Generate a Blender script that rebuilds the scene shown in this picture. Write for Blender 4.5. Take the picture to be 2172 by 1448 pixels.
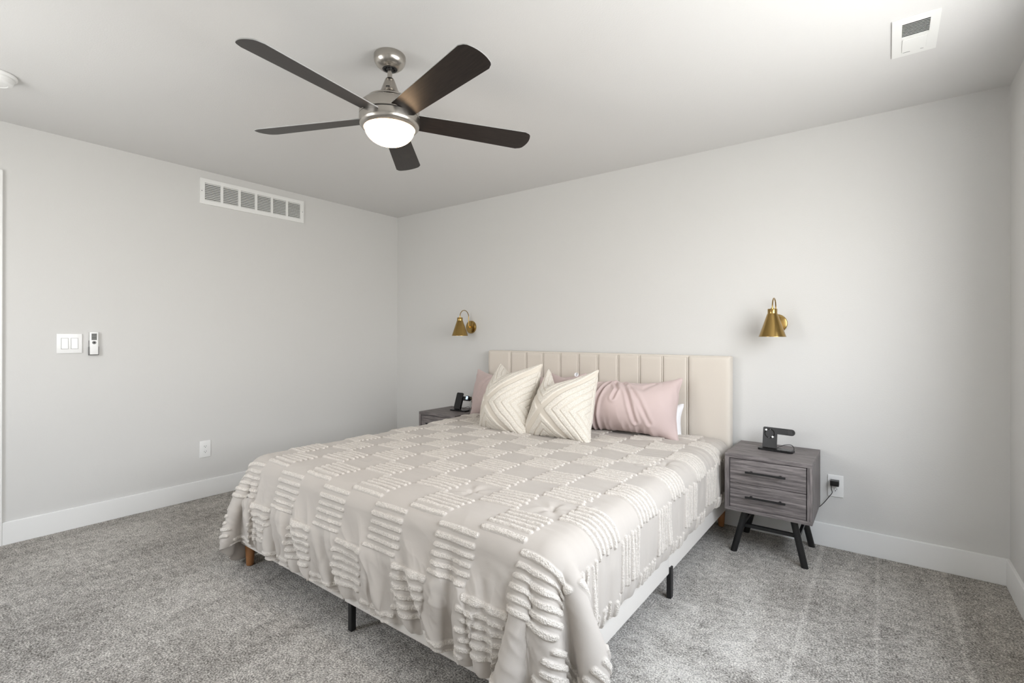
import bpy, bmesh, math, random
import numpy as np
from mathutils import Vector, Matrix, Euler

random.seed(4)
rng = np.random.default_rng(7)
S = bpy.context.scene
for o in list(bpy.data.objects):
    bpy.data.objects.remove(o)
PI = math.pi

# ------------------------------------------------------------------ camera
RW, RD, CH = 4.544, -3.97, 2.44          # room width, depth (y of front wall), ceiling height
TH, PITCH, ROLL, FPX, SY = 0.64584, 0.00054, 0.00214, 1037.635, -13.475
fw = Vector((-math.sin(TH) * math.cos(PITCH), math.cos(TH) * math.cos(PITCH), math.sin(PITCH)))
r0 = Vector((math.cos(TH), math.sin(TH), 0)); u0 = r0.cross(fw)
r1 = r0 * math.cos(ROLL) + u0 * math.sin(ROLL); u1 = r1.cross(fw)
cam_d = bpy.data.cameras.new('camera'); cam = bpy.data.objects.new('camera', cam_d)
S.collection.objects.link(cam); S.camera = cam
M3 = Matrix((r1, u1, -fw)).transposed()
cam.matrix_world = Matrix.Translation((4.04001, -3.36478, 1.21467)) @ M3.to_4x4()
cam_d.sensor_width = 36; cam_d.lens = FPX / 2172 * 36
cam_d.shift_y = SY / 2172          # optical centre sits slightly above the frame centre
cam_d.clip_start = 0.02

# ------------------------------------------------------------------ view and light
S.view_settings.view_transform = 'Standard'; S.view_settings.look = 'None'
S.view_settings.gamma = 1.0; S.view_settings.use_curve_mapping = False
S.view_settings.exposure = 0.18
W = bpy.data.worlds.new('daylight'); S.world = W; W.use_nodes = True
nt = W.node_tree; nt.nodes.clear()
wo = nt.nodes.new('ShaderNodeOutputWorld'); bg = nt.nodes.new('ShaderNodeBackground')
tc = nt.nodes.new('ShaderNodeTexCoord'); sx = nt.nodes.new('ShaderNodeSeparateXYZ')
rp = nt.nodes.new('ShaderNodeValToRGB')
nt.links.new(tc.outputs['Generated'], sx.inputs[0]); 
mr = nt.nodes.new('ShaderNodeMapRange'); mr.inputs[1].default_value = -1; mr.inputs[2].default_value = 1
nt.links.new(sx.outputs[2], mr.inputs[0]); nt.links.new(mr.outputs[0], rp.inputs[0])
el = rp.color_ramp.elements
el[0].position = 0.0; el[0].color = (.66, .66, .65, 1)
el[1].position = 1.0; el[1].color = (0.78, 0.90, 1.08, 1)
e = el.new(0.47); e.color = (.74, .74, .73, 1)
e = el.new(0.52); e.color = (1.0, 1.0, 1.0, 1)
nt.links.new(rp.outputs[0], bg.inputs[0]); nt.links.new(bg.outputs[0], wo.inputs[0])
bg.inputs[1].default_value = 11

# window openings: (wall, a0, a1, z0, z1)
WIN_R = (-2.95, -0.85, 0.92, 2.12)       # on the right wall, y range, z range
WIN_FILL = (0.9, 1.9, 0.90, 2.12)          # unseen window added for fill light, front wall behind the camera, x range, z range
def portal(name, loc, rot, sx_, sy_):
    l = bpy.data.lights.new(name, 'AREA'); l.shape = 'RECTANGLE'; l.size = sx_; l.size_y = sy_
    l.cycles.is_portal = True
    o = bpy.data.objects.new(name, l); S.collection.objects.link(o)
    o.location = loc; o.rotation_euler = rot
portal('daylight_portal', (RW + .10, (WIN_R[0] + WIN_R[1]) / 2, (WIN_R[2] + WIN_R[3]) / 2),
       (0, PI / 2, 0), WIN_R[3] - WIN_R[2], WIN_R[1] - WIN_R[0])

portal('daylight_portal', ((WIN_FILL[0] + WIN_FILL[1]) / 2, RD - .10, (WIN_FILL[2] + WIN_FILL[3]) / 2),
       (PI / 2, 0, 0), WIN_FILL[1] - WIN_FILL[0], WIN_FILL[3] - WIN_FILL[2])  # portal of the added fill window

# ------------------------------------------------------------------ materials
def srgb(r, g, b):
    f = lambda c: (c / 255 / 12.92) if c / 255 <= .04045 else ((c / 255 + .055) / 1.055) ** 2.4
    return (f(r), f(g), f(b), 1)
class Mat:
    def __init__(s, name, col, rough=.5, metal=0.0, **kw):
        s.m = bpy.data.materials.new(name); s.m.use_nodes = True
        s.nt = s.m.node_tree; s.b = s.nt.nodes['Principled BSDF']
        s.b.inputs['Base Color'].default_value = srgb(*col)
        s.b.inputs['Roughness'].default_value = rough; s.b.inputs['Metallic'].default_value = metal
        for k, v in kw.items(): s.b.inputs[k.replace('_', ' ')].default_value = v
    def n(s, t, **kw):
        x = s.nt.nodes.new(t)
        for k, v in kw.items():
            if k in x.inputs: x.inputs[k].default_value = v
            else: setattr(x, k, v)
        return x
    def l(s, a, b): s.nt.links.new(a, b)
    def coords(s, kind='Object', scale=(1, 1, 1)):
        t = s.n('ShaderNodeTexCoord'); m = s.n('ShaderNodeMapping'); m.inputs['Scale'].default_value = scale
        s.l(t.outputs[kind], m.inputs[0]); return m.outputs[0]
    def noise(s, vec, scale, detail=2, rough=.5):
        x = s.n('ShaderNodeTexNoise'); x.inputs['Scale'].default_value = scale
        x.inputs['Detail'].default_value = detail; x.inputs['Roughness'].default_value = rough
        s.l(vec, x.inputs['Vector']); return x.outputs['Fac']
    def ramp(s, fac, stops):
        x = s.n('ShaderNodeValToRGB'); e = x.color_ramp.elements
        e[0].position, e[0].color = stops[0][0], srgb(*stops[0][1])
        e[1].position, e[1].color = stops[-1][0], srgb(*stops[-1][1])
        for p, c in stops[1:-1]:
            q = e.new(p); q.color = srgb(*c)
        s.l(fac, x.inputs[0]); return x.outputs[0]
    def bump(s, h, strength, dist):
        x = s.n('ShaderNodeBump'); x.inputs['Strength'].default_value = strength
        x.inputs['Distance'].default_value = dist
        s.l(h, x.inputs['Height']); s.l(x.outputs[0], s.b.inputs['Normal']); return x

def paint(name, col, rough=.75, orange=.35):
    a = Mat(name, col, rough); v = a.coords()
    a.bump(a.noise(v, 150, 2), orange, .0015)
    return a.m
M = {}
M['wall'] = paint('wall_paint', (214, 213, 210))
M['ceiling'] = paint('ceiling_paint', (222, 221, 219), .8, .4)
M['trim'] = paint('white_trim', (240, 240, 238), .35, .04)
M['white'] = Mat('white_plastic', (238, 238, 236), .3).m
M['whitemetal'] = Mat('white_enamel', (238, 238, 235), .4).m
M['greyplastic'] = Mat('grey_plastic', (120, 120, 118), .5).m
M['dark'] = Mat('dark_void', (28, 28, 28), .9).m
M['slot'] = Mat('dark_slot', (18, 18, 18), .7).m
M['black'] = Mat('black_metal', (22, 22, 23), .42).m
M['blackplastic'] = Mat('black_plastic', (13, 13, 14), .32).m
M['darkplastic'] = Mat('charcoal_plastic', (44, 44, 44), .25).m
M['blackgloss'] = Mat('black_glass', (10, 10, 12), .08).m
M['legwood'] = Mat('oak_leg', (176, 122, 76), .5).m
M['mattress'] = Mat('mattress_cloth', (232, 230, 226), .9).m

def fabric(name, col, sc=700, st=.25, col2=None):
    a = Mat(name, col, .92); a.b.inputs['Sheen Weight'].default_value = .15
    v = a.coords()
    n = a.noise(v, sc, 2)
    if col2:
        a.l(a.ramp(a.noise(v, 9, 3), [(.3, col), (.7, col2)]), a.b.inputs['Base Color'])
    a.bump(n, st, .0008)
    return a.m
M['headboard'] = fabric('cream_upholstery', (212, 204, 193))
M['piping'] = fabric('cream_piping', (224, 217, 205))
M['rail'] = fabric('cream_rail_cloth', (220, 215, 208))
M['pink'] = fabric('dusty_pink_cotton', (200, 181, 177), 900, .2)
M['whitecotton'] = fabric('white_cotton', (238, 238, 240), 900, .2)

def tufted(name, base, tuft):
    a = Mat(name, base, .95); a.b.inputs['Sheen Weight'].default_value = .1
    at = a.n('ShaderNodeAttribute'); at.attribute_name = 'tuft'
    v = a.coords()
    mx = a.n('ShaderNodeMix'); mx.data_type = 'RGBA'
    mx.inputs[6].default_value = srgb(*base)
    a.l(a.ramp(a.noise(v, 260, 2), [(.35, tuple(c - 26 for c in tuft)), (.6, tuft)]), mx.inputs[7])
    a.l(at.outputs['Fac'], mx.inputs[0]); a.l(mx.outputs[2], a.b.inputs['Base Color'])
    vo = a.n('ShaderNodeTexVoronoi'); vo.inputs['Scale'].default_value = 230; a.l(v, vo.inputs['Vector'])
    mm = a.n('ShaderNodeMath'); mm.operation = 'MULTIPLY'
    inv = a.n('ShaderNodeMath'); inv.operation = 'SUBTRACT'; inv.inputs[0].default_value = 1
    a.l(vo.outputs['Distance'], inv.inputs[1]); a.l(inv.outputs[0], mm.inputs[0]); a.l(at.outputs['Fac'], mm.inputs[1])
    ad = a.n('ShaderNodeMath'); ad.operation = 'MULTIPLY_ADD'; ad.inputs[1].default_value = .12
    a.l(a.noise(v, 600, 2), ad.inputs[0]); a.l(mm.outputs[0], ad.inputs[2])
    a.bump(ad.outputs[0], .8, .003)
    return a.m
M['duvet'] = tufted('tufted_duvet_cotton', (186, 179, 171), (220, 213, 204))
M['throw'] = tufted('tufted_pillow_cotton', (218, 210, 197), (236, 230, 219))

def metal(name, col, rough, aniso=.6):
    a = Mat(name, col, rough, 1.0); a.b.inputs['Anisotropic'].default_value = aniso
    v = a.coords(scale=(1, 1, 60)); a.bump(a.noise(v, 40, 2), .08, .0004)
    return a.m
M['nickel'] = metal('brushed_nickel', (182, 177, 170), .24)
M['brass'] = metal('antique_brass', (166, 138, 84), .2)
M['steel'] = metal('grey_steel', (120, 120, 120), .4)

def blade_mat():
    a = Mat('espresso_blade', (44, 37, 34), .36, Specular_IOR_Level=.3); v = a.coords(scale=(1, 14, 1))
    a.l(a.ramp(a.noise(v, 12, 4), [(.3, (30, 26, 24)), (.7, (46, 39, 36))]), a.b.inputs['Base Color'])
    return a.m
M['blade'] = blade_mat()
M['bladeedge'] = Mat('blade_top_silver', (170, 170, 168), .4).m
def greywood(name, axis):
    a = Mat(name, (110, 104, 103), .55)
    sc = [14, 14, 14]; sc[axis] = 1.2
    v = a.coords(scale=tuple(sc))
    n1 = a.noise(v, 5.5, 6, .7)
    sc2 = [120, 120, 120]; sc2[axis] = 5
    v2 = a.coords(scale=tuple(sc2)); n2 = a.noise(v2, 1.0, 3, .6)
    mx = a.n('ShaderNodeMath'); mx.operation = 'MULTIPLY_ADD'; mx.inputs[1].default_value = .45
    a.l(n2, mx.inputs[0]); 
    m2 = a.n('ShaderNodeMath'); m2.operation = 'MULTIPLY'; m2.inputs[1].default_value = .6
    a.l(n1, m2.inputs[0]); a.l(m2.outputs[0], mx.inputs[2])
    a.l(a.ramp(mx.outputs[0], [(.38, (74, 69, 69)), (.5, (106, 100, 99)), (.62, (138, 131, 129))]), a.b.inputs['Base Color'])
    a.bump(n2, .25, .001)
    return a.m
M['wood_x'] = greywood('grey_wood_front', 0)
M['wood_z'] = greywood('grey_wood_side', 2)

TRACKS = (3.775, 4.03, 4.30)
def carpet():
    a = Mat('grey_carpet', (130, 127, 122), 1.0); a.b.inputs['Sheen Weight'].default_value = .0
    a.b.inputs['Specular IOR Level'].default_value = .1
    v = a.coords()
    big = a.noise(v, 1.6, 3, .6)
    mid = a.noise(v, 28, 3, .6)
    fine = a.noise(v, 150, 3, .75)
    # vacuum strokes running towards the window
    vs = a.coords(scale=(5.2, .55, 1)); st = a.noise(vs, 1.3, 2, .5)
    def mad(x, k, y):
        q = a.n('ShaderNodeMath'); q.operation = 'MULTIPLY_ADD'; a.l(x, q.inputs[0]); q.inputs[1].default_value = k
        if hasattr(y, 'links'): a.l(y, q.inputs[2])
        else: q.inputs[2].default_value = y
        return q.outputs[0]
    t = mad(fine, 1.0, mad(mid, .28, mad(big, .22, mad(st, .14, -.30))))
    # narrow tracks left in the pile by the vacuum, running out from the back wall
    ob = a.n('ShaderNodeTexCoord'); xyz = a.n('ShaderNodeSeparateXYZ'); a.l(ob.outputs['Object'], xyz.inputs[0])
    for xi in TRACKS:
        d_ = a.n('ShaderNodeMath'); d_.operation = 'SUBTRACT'; a.l(xyz.outputs[0], d_.inputs[0]); d_.inputs[1].default_value = xi
        ab = a.n('ShaderNodeMath'); ab.operation = 'ABSOLUTE'; a.l(d_.outputs[0], ab.inputs[0])
        g_ = a.n('ShaderNodeMapRange'); g_.inputs[1].default_value = .002; g_.inputs[2].default_value = .016; g_.inputs[3].default_value = .042; g_.inputs[4].default_value = 0
        a.l(ab.outputs[0], g_.inputs[0]); t = mad(g_.outputs[0], 1.0, t)
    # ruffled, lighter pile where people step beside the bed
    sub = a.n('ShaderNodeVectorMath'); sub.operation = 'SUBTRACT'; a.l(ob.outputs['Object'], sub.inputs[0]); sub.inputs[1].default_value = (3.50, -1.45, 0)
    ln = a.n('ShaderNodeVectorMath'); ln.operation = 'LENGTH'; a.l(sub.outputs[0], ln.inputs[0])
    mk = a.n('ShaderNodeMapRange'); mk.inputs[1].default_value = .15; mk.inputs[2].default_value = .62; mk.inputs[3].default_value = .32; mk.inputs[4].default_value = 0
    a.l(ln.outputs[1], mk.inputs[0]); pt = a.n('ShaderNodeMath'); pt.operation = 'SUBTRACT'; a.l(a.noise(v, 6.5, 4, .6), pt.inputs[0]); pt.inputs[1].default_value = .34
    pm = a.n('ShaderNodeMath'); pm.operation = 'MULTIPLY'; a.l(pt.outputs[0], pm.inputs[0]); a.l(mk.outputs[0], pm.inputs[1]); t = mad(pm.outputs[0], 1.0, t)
    a.l(a.ramp(t, [(.30, (76, 72, 67)), (.45, (145, 140, 133)), (.56, (196, 191, 183)), (.70, (246, 241, 233))]), a.b.inputs['Base Color'])
    h = mad(fine, 1.0, mad(mid, .5, 0.0))
    a.bump(h, 1.0, .008)
    return a.m
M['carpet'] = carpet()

def glass_pane():
    a = bpy.data.materials.new('window_glass'); a.use_nodes = True; n = a.node_tree; n.nodes.clear()
    o = n.nodes.new('ShaderNodeOutputMaterial'); t = n.nodes.new('ShaderNodeBsdfTransparent'); g = n.nodes.new('ShaderNodeBsdfGlossy')
    g.inputs['Roughness'].default_value = .02; mx = n.nodes.new('ShaderNodeMixShader'); mx.inputs[0].default_value = .06
    n.links.new(t.outputs[0], mx.inputs[1]); n.links.new(g.outputs[0], mx.inputs[2]); n.links.new(mx.outputs[0], o.inputs[0])
    return a
M['pane'] = glass_pane()
def lit(name, col, strength):
    a = Mat(name, (250, 246, 238), .4); a.b.inputs['Emission Color'].default_value = col
    a.b.inputs['Emission Strength'].default_value = strength; return a.m
M['dome'] = lit('lit_opal_glass', (1.0, .66, .38, 1), 15)
M['watchscreen'] = lit('watch_screen', (.35, .6, .85, 1), .8)

# ------------------------------------------------------------------ mesh helpers
def link(name, me, mat=None, parent=None, smooth=False, loc=None):
    o = bpy.data.objects.new(name, me); S.collection.objects.link(o)
    mats = mat if isinstance(mat, (list, tuple)) else ([mat] if mat else [])
    for m in mats: me.materials.append(M[m] if isinstance(m, str) else m)
    if parent: o.parent = parent
    if loc is not None: o.location = loc
    if smooth:
        me.polygons.foreach_set('use_smooth', np.ones(len(me.polygons), bool))
    return o
def bm_obj(name, bm, mat, parent=None, smooth=False, loc=None):
    bmesh.ops.recalc_face_normals(bm, faces=bm.faces)
    me = bpy.data.meshes.new(name); bm.to_mesh(me); bm.free()
    return link(name, me, mat, parent, smooth, loc)
def box(bm, x0, x1, y0, y1, z0, z1, bev=0.0, seg=2, mi=0, mat4=None):
    vs = [bm.verts.new(p) for p in ((x0, y0, z0), (x1, y0, z0), (x1, y1, z0), (x0, y1, z0), (x0, y0, z1), (x1, y0, z1), (x1, y1, z1), (x0, y1, z1))]
    fs = [bm.faces.new([vs[i] for i in f]) for f in ((3, 2, 1, 0), (4, 5, 6, 7), (0, 1, 5, 4), (1, 2, 6, 5), (2, 3, 7, 6), (3, 0, 4, 7))]
    for f in fs: f.material_index = mi
    allv = vs
    if bev > 0:
        es = list({e for f in fs for e in f.edges})
        r = bmesh.ops.bevel(bm, geom=es, offset=bev, segments=seg, profile=.6, affect='EDGES')
        allv = list({v for f in r['faces'] for v in f.verts} | {v for v in vs if v.is_valid})
    if mat4 is not None: bmesh.ops.transform(bm, matrix=mat4, verts=allv)
    return allv
def lathe(bm, prof, n=48, mat4=None, caps=False):
    rings = []
    for r, z in prof:
        if r < 1e-5: rings.append([bm.verts.new((0, 0, z))])
        else: rings.append([bm.verts.new((r * math.cos(2 * PI * i / n), r * math.sin(2 * PI * i / n), z)) for i in range(n)])
    for a, b in zip(rings, rings[1:]):
        for i in range(n):
            j = (i + 1) % n
            if len(a) == 1 and len(b) == 1: continue
            if len(a) == 1: bm.faces.new((a[0], b[j], b[i]))
            elif len(b) == 1: bm.faces.new((a[i], a[j], b[0]))
            else: bm.faces.new((a[i], a[j], b[j], b[i]))
    vs = [v for r in rings for v in r]
    if caps:
        for r in (rings[0], rings[-1]):
            if len(r) > 2: bm.faces.new(r)
    if mat4 is not None: bmesh.ops.transform(bm, matrix=mat4, verts=vs)
    return vs
def smooth_path(pts, k=8):
    pts = [Vector(p) for p in pts]; out = []
    P = [pts[0]] + pts + [pts[-1]]
    for i in range(1, len(P) - 2):
        for j in range(k):
            t = j / k; a, b, c, d = P[i - 1:i + 3]
            out.append(.5 * ((2 * b) + (c - a) * t + (2 * a - 5 * b + 4 * c - d) * t * t + (3 * b - a - 3 * c + d) * t ** 3))
    out.append(pts[-1]); return out
def tube(bm, pts, rad, n=10, k=8, smoothed=True):
    pts = smooth_path(pts, k) if smoothed else [Vector(p) for p in pts]
    rads = rad if isinstance(rad, (list, tuple)) else [rad] * len(pts)
    prev = None; rings = []
    for i, p in enumerate(pts):
        d = (pts[min(i + 1, len(pts) - 1)] - pts[max(i - 1, 0)]).normalized()
        if prev is None:
            u = d.orthogonal().normalized()
        else:
            u = (prev - d * prev.dot(d)).normalized()
        prev = u; w = d.cross(u); r = rads[min(i, len(rads) - 1)]
        rings.append([bm.verts.new(p + (u * math.cos(2 * PI * q / n) + w * math.sin(2 * PI * q / n)) * r) for q in range(n)])
    for a, b in zip(rings, rings[1:]):
        for q in range(n):
            bm.faces.new((a[q], a[(q + 1) % n], b[(q + 1) % n], b[q]))
    bm.faces.new(rings[0]); bm.faces.new(rings[-1])
def prism(bm, outline, z0, z1, mat4=None, bev=0):
    a = [bm.verts.new((x, y, z0)) for x, y in outline]; b = [bm.verts.new((x, y, z1)) for x, y in outline]
    f0 = bm.faces.new(a[::-1]); f1 = bm.faces.new(b)
    n = len(a)
    for i in range(n): bm.faces.new((a[i], a[(i + 1) % n], b[(i + 1) % n], b[i]))
    vs = a + b
    if mat4 is not None: bmesh.ops.transform(bm, matrix=mat4, verts=vs)
    return vs
def rrect(x0, x1, y0, y1, r, n=5):
    o = []
    for cx, cy, a in ((x1 - r, y1 - r, 0), (x0 + r, y1 - r, 90), (x0 + r, y0 + r, 180), (x1 - r, y0 + r, 270)):
        for i in range(n + 1):
            t = math.radians(a + 90 * i / n); o.append((cx + r * math.cos(t), cy + r * math.sin(t)))
    return o
def autosmooth(o, ang=35):
    me = o.data
    me.polygons.foreach_set('use_smooth', np.ones(len(me.polygons), bool))
    bm = bmesh.new(); bm.from_mesh(me)
    for e_ in bm.edges:
        if len(e_.link_faces) == 2 and e_.calc_face_angle(0) > math.radians(ang): e_.smooth = False
    bm.to_mesh(me); bm.free(); return o
def empty(name, loc, label, cat, rz=0, group=None, kind=None):
    o = bpy.data.objects.new(name, None); S.collection.objects.link(o)
    o.location = loc; o.rotation_euler = (0, 0, rz); o.empty_display_size = .05
    tag(o, label, cat, group, kind); return o
def tag(o, label=None, cat=None, group=None, kind=None):
    if label: o['label'] = label
    if cat: o['category'] = cat
    if group: o['group'] = group
    if kind: o['kind'] = kind
    return o
def struct(o, label=None, cat=None):
    o['kind'] = 'structure'
    if label: o['label'] = label
    if cat: o['category'] = cat
    return o
def copy_tree(o, parent=None):
    c = o.copy(); S.collection.objects.link(c); c.parent = parent
    for ch in list(o.children): copy_tree(ch, c)
    return c

# ------------------------------------------------------------------ room shell
T = .14
bm = bmesh.new(); box(bm, -T, RW + T, RD - T, T, -.1, 0)
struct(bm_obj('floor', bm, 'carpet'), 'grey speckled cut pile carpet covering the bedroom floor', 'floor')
bm = bmesh.new(); box(bm, -T, RW + T, RD - T, T, CH, CH + .1)
struct(bm_obj('ceiling', bm, 'ceiling'), 'light grey textured ceiling', 'ceiling')
bm = bmesh.new(); box(bm, -T, RW + T, 0, T, 0, CH)
struct(bm_obj('wall_back', bm, 'wall'), 'light grey wall behind the bed headboard', 'wall')
DY0, DY1, DZ = -3.78, -2.965, 2.07           # door opening on the left wall
bm = bmesh.new()
box(bm, -T, 0, DY1, 0, 0, CH); box(bm, -T, 0, RD, DY0, 0, CH); box(bm, -T, 0, DY0, DY1, DZ, CH)
struct(bm_obj('wall_left', bm, 'wall'), 'light grey wall carrying the long vent and light switches', 'wall')
a0, a1, z0, z1 = WIN_R
bm = bmesh.new()
box(bm, RW, RW + T, a1, 0, 0, CH); box(bm, RW, RW + T, RD, a0, 0, CH)
box(bm, RW, RW + T, a0, a1, 0, z0); box(bm, RW, RW + T, a0, a1, z1, CH)
struct(bm_obj('wall_right', bm, 'wall'), 'light grey wall at the right edge of the photo', 'wall')
b0, b1, y0_, y1_ = WIN_FILL
bm = bmesh.new()
box(bm, b1, RW + T, RD - T, RD, 0, CH); box(bm, -T, b0, RD - T, RD, 0, CH)
box(bm, b0, b1, RD - T, RD, 0, y0_); box(bm, b0, b1, RD - T, RD, y1_, CH)
struct(bm_obj('wall_front', bm, 'wall'), 'light grey wall behind the photographer', 'wall')

def window(name, mk, a0, a1, z0, z1, label):
    """mk(u0,u1,d0,d1,z0,z1) -> box args ; u along wall, d depth into wall"""
    root = empty(name, mk(0, 0, 0, 0, 0, 0)[6], label, 'window', kind='structure')
    bm = bmesh.new(); w = .05
    for u0_, u1_, q0, q1 in ((a0, a1, z0, z0 + w), (a0, a1, z1 - w, z1), (a0, a0 + w, z0 + w, z1 - w), (a1 - w, a1, z0 + w, z1 - w), ((a0 + a1) / 2 - .025, (a0 + a1) / 2 + .025, z0 + w, z1 - w)):
        box(bm, *mk(u0_, u1_, .05, .10, q0, q1)[:6], bev=.004)
    bm_obj('window_frame', bm, 'trim', root)
    bm = bmesh.new(); box(bm, *mk(a0 + w, a1 - w, .072, .078, z0 + w, z1 - w)[:6])
    bm_obj('pane', bm, 'pane', root)
    bm = bmesh.new(); c = .085
    for u0_, u1_, q0, q1 in ((a0 - c, a1 + c, z0 - c, z0), (a0 - c, a1 + c, z1, z1 + c), (a0 - c, a0, z0, z1), (a1, a1 + c, z0, z1)):
        box(bm, *mk(u0_, u1_, -.018, 0.0, q0, q1)[:6], bev=.003)
    bm_obj('casing', bm, 'trim', root)
window('window_1', lambda u0_, u1_, d0, d1, q0, q1: (RW + d0, RW + d1, u0_, u1_, q0, q1, (0, 0, 0)), a0, a1, z0, z1, 'wide white framed window on the right wall')

window('fill_window', lambda u0_, u1_, d0, d1, q0, q1: (u0_, u1_, RD - d1, RD - d0, q0, q1, (0, 0, 0)), b0, b1, y0_, y1_, 'white framed window added behind the photographer as fill light')  # added window, evens out the light on the bed foot
BB, BT = .132, .015
def baseboard(name, label, *b):
    bm = bmesh.new()
    for q in b: box(bm, *q, bev=.003)
    struct(bm_obj(name, bm, 'trim'), label, 'baseboard')
baseboard('baseboard_back', 'tall flat white baseboard along the wall behind the bed', (0, RW, -BT, 0, 0, BB))
baseboard('baseboard_left', 'tall flat white baseboard along the left wall', (0, BT, -2.883, -BT, 0, BB), (0, BT, RD, -3.87, 0, BB))
baseboard('baseboard_right', 'short run of white baseboard at the right edge of the photo', (RW - BT, RW, RD, -BT, 0, BB))
baseboard('baseboard_front', 'white baseboard behind the photographer', (BT, RW - BT, RD, RD + BT, 0, BB))
bm = bmesh.new()
box(bm, 0, .02, -2.965, -2.883, 0, 2.158, bev=.004); box(bm, 0, .02, -3.865, -3.78, 0, 2.158, bev=.004); box(bm, 0, .02, -3.78, -2.965, DZ, 2.158, bev=.004)
struct(bm_obj('trim_1', bm, 'trim'), 'white door casing at the left edge of the photo', 'door casing')
dr = empty('door_1', (-.06, (DY0 + DY1) / 2, 0), 'white panel door just outside the left edge', 'door', kind='structure')
bm = bmesh.new(); hw = (DY1 - DY0) / 2
box(bm, -.018, .018, -hw, hw, 0, DZ, bev=.003)
for q0, q1 in ((.2, .95), (1.08, 1.92)):
    for s in (-1, 1):
        box(bm, .018, .026, s * .19 - .13, s * .19 + .13, q0, q1, bev=.007)
bm_obj('door_panel', bm, 'trim', dr)
bm = bmesh.new(); lathe(bm, [(0, 0), (.03, 0), (.03, .008), (.012, .012), (.012, .04), (.028, .05), (.03, .065), (.018, .078), (0, .08)], 24, Matrix.Translation((.018, hw - .07, .95)) @ Matrix.Rotation(PI / 2, 4, 'Y'))
bm_obj('door_knob', bm, 'nickel', dr, True)

# ------------------------------------------------------------------ cloth solver (position based)
def grid_batches(N, Mm, rx, ry, base=0, idx=None):
    """rx, ry: arrays of rest spacing along axis0 at (N-1,M) and axis1 at (N,M-1)"""
    I = (np.arange(N * Mm).reshape(N, Mm) + base) if idx is None else idx
    B = []
    def add(a, b, L, k):
        B.append((a.ravel().astype(np.int64), b.ravel().astype(np.int64), L.ravel().copy(), k))
    for p in (0, 1):
        add(I[p:-1:2], I[p + 1::2][:len(I[p:-1:2])], rx[p::2][:len(I[p:-1:2])], 1.0)
        add(I[:, p:-1:2], I[:, p + 1::2][:, :I[:, p:-1:2].shape[1]], ry[:, p::2][:, :I[:, p:-1:2].shape[1]], 1.0)
    dx = rx[:, :-1]; dy = ry[:-1, :]; dg = np.sqrt(dx ** 2 + dy ** 2)
    for p in (0, 1):
        add(I[p:-1:2, :-1], I[p + 1::2, 1:][:len(I[p:-1:2])], dg[p::2], .35)
        add(I[p:-1:2, 1:], I[p + 1::2, :-1][:len(I[p:-1:2])], dg[p::2], .35)
    return B, I
def bend_batches(I, rx, ry, k):
    B = []; N, Mm = I.shape
    lx = rx[:-1] + rx[1:]; ly = ry[:, :-1] + ry[:, 1:]
    ai = np.arange(N - 2); aj = np.arange(Mm - 2)
    for g in ((0, 1), (2, 3)):
        q = ai[np.isin(ai % 4, g)]
        if len(q): B.append((I[q].ravel(), I[q + 2].ravel(), lx[q].ravel(), k))
        q = aj[np.isin(aj % 4, g)]
        if len(q): B.append((I[:, q].ravel(), I[:, q + 2].ravel(), ly[:, q].ravel(), k))
    return B
def solve(P, V, batches, steps, iters, force, collide, damp=.985, dt=1 / 60.):
    for st in range(steps):
        Q = P.copy(); V = V * damp + force(P) * dt; P = P + V * dt
        for it in range(iters):
            for a, b, L, k in batches:
                d = P[b] - P[a]; l = np.sqrt((d * d).sum(1)) + 1e-9
                c = (.5 * k * (l - L) / l)[:, None] * d
                P[a] += c; P[b] -= c
            if it % 3 == 2 or it == iters - 1:
                P = collide(P, Q)
        V = (P - Q) / dt
        sp = np.sqrt((V * V).sum(1)); m = sp > 2.5
        V[m] *= (2.5 / sp[m])[:, None]
    return P, V
def rbox_push(P, Q, lo, hi, r, fr=.6):
    """push points out of a rounded box lo..hi, with friction"""
    c = (lo + hi) / 2; h = (hi - lo) / 2 - r
    q = P - c; aq = np.abs(q) - h
    out = np.maximum(aq, 0); lo_ = np.sqrt((out ** 2).sum(1)); ins = np.minimum(aq.max(1), 0)
    sd = lo_ + ins - r
    m = sd < 0
    if not m.any(): return P
    n = np.zeros_like(P[m]); o = out[m]; lm = lo_[m]
    nz = lm > 1e-9
    n[nz] = o[nz] / lm[nz][:, None] * np.sign(q[m][nz])
    if (~nz).any():
        ax = aq[m][~nz].argmax(1); nn = np.zeros((len(ax), 3)); nn[np.arange(len(ax)), ax] = 1
        n[~nz] = nn * np.sign(q[m][~nz])
    P = P.copy(); x = P[m] - sd[m][:, None] * n
    dlt = x - Q[m]; tn = dlt - (dlt * n).sum(1)[:, None] * n
    P[m] = x - tn * np.where(n[:, 2] > .95, 1.0, fr)[:, None]
    return P
def cubic(A, fu, fv):
    """catmull-rom resample of A (N,M,C) at fractional rows fu and cols fv"""
    def wts(f, n):
        i = np.clip(np.floor(f).astype(int), 0, n - 2); t = f - i
        w = np.stack([-.5 * t + t * t - .5 * t ** 3, 1 - 2.5 * t * t + 1.5 * t ** 3, .5 * t + 2 * t * t - 1.5 * t ** 3, -.5 * t * t + .5 * t ** 3])
        ix = np.stack([i - 1, i, i + 1, i + 2]); return w, ix
    def pad(A, ax):
        a = np.moveaxis(A, ax, 0); a = np.concatenate([2 * a[:1] - a[1:2], a, 2 * a[-1:] - a[-2:-1]]); return np.moveaxis(a, 0, ax)
    w, ix = wts(fu, A.shape[0]); Ap = pad(A, 0)
    R = sum(w[k][:, None, None] * Ap[ix[k] + 1] for k in range(4))
    w, ix = wts(fv, A.shape[1]); Rp = pad(R, 1)
    return sum(w[k][None, :, None] * Rp[:, ix[k] + 1] for k in range(4))
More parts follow.
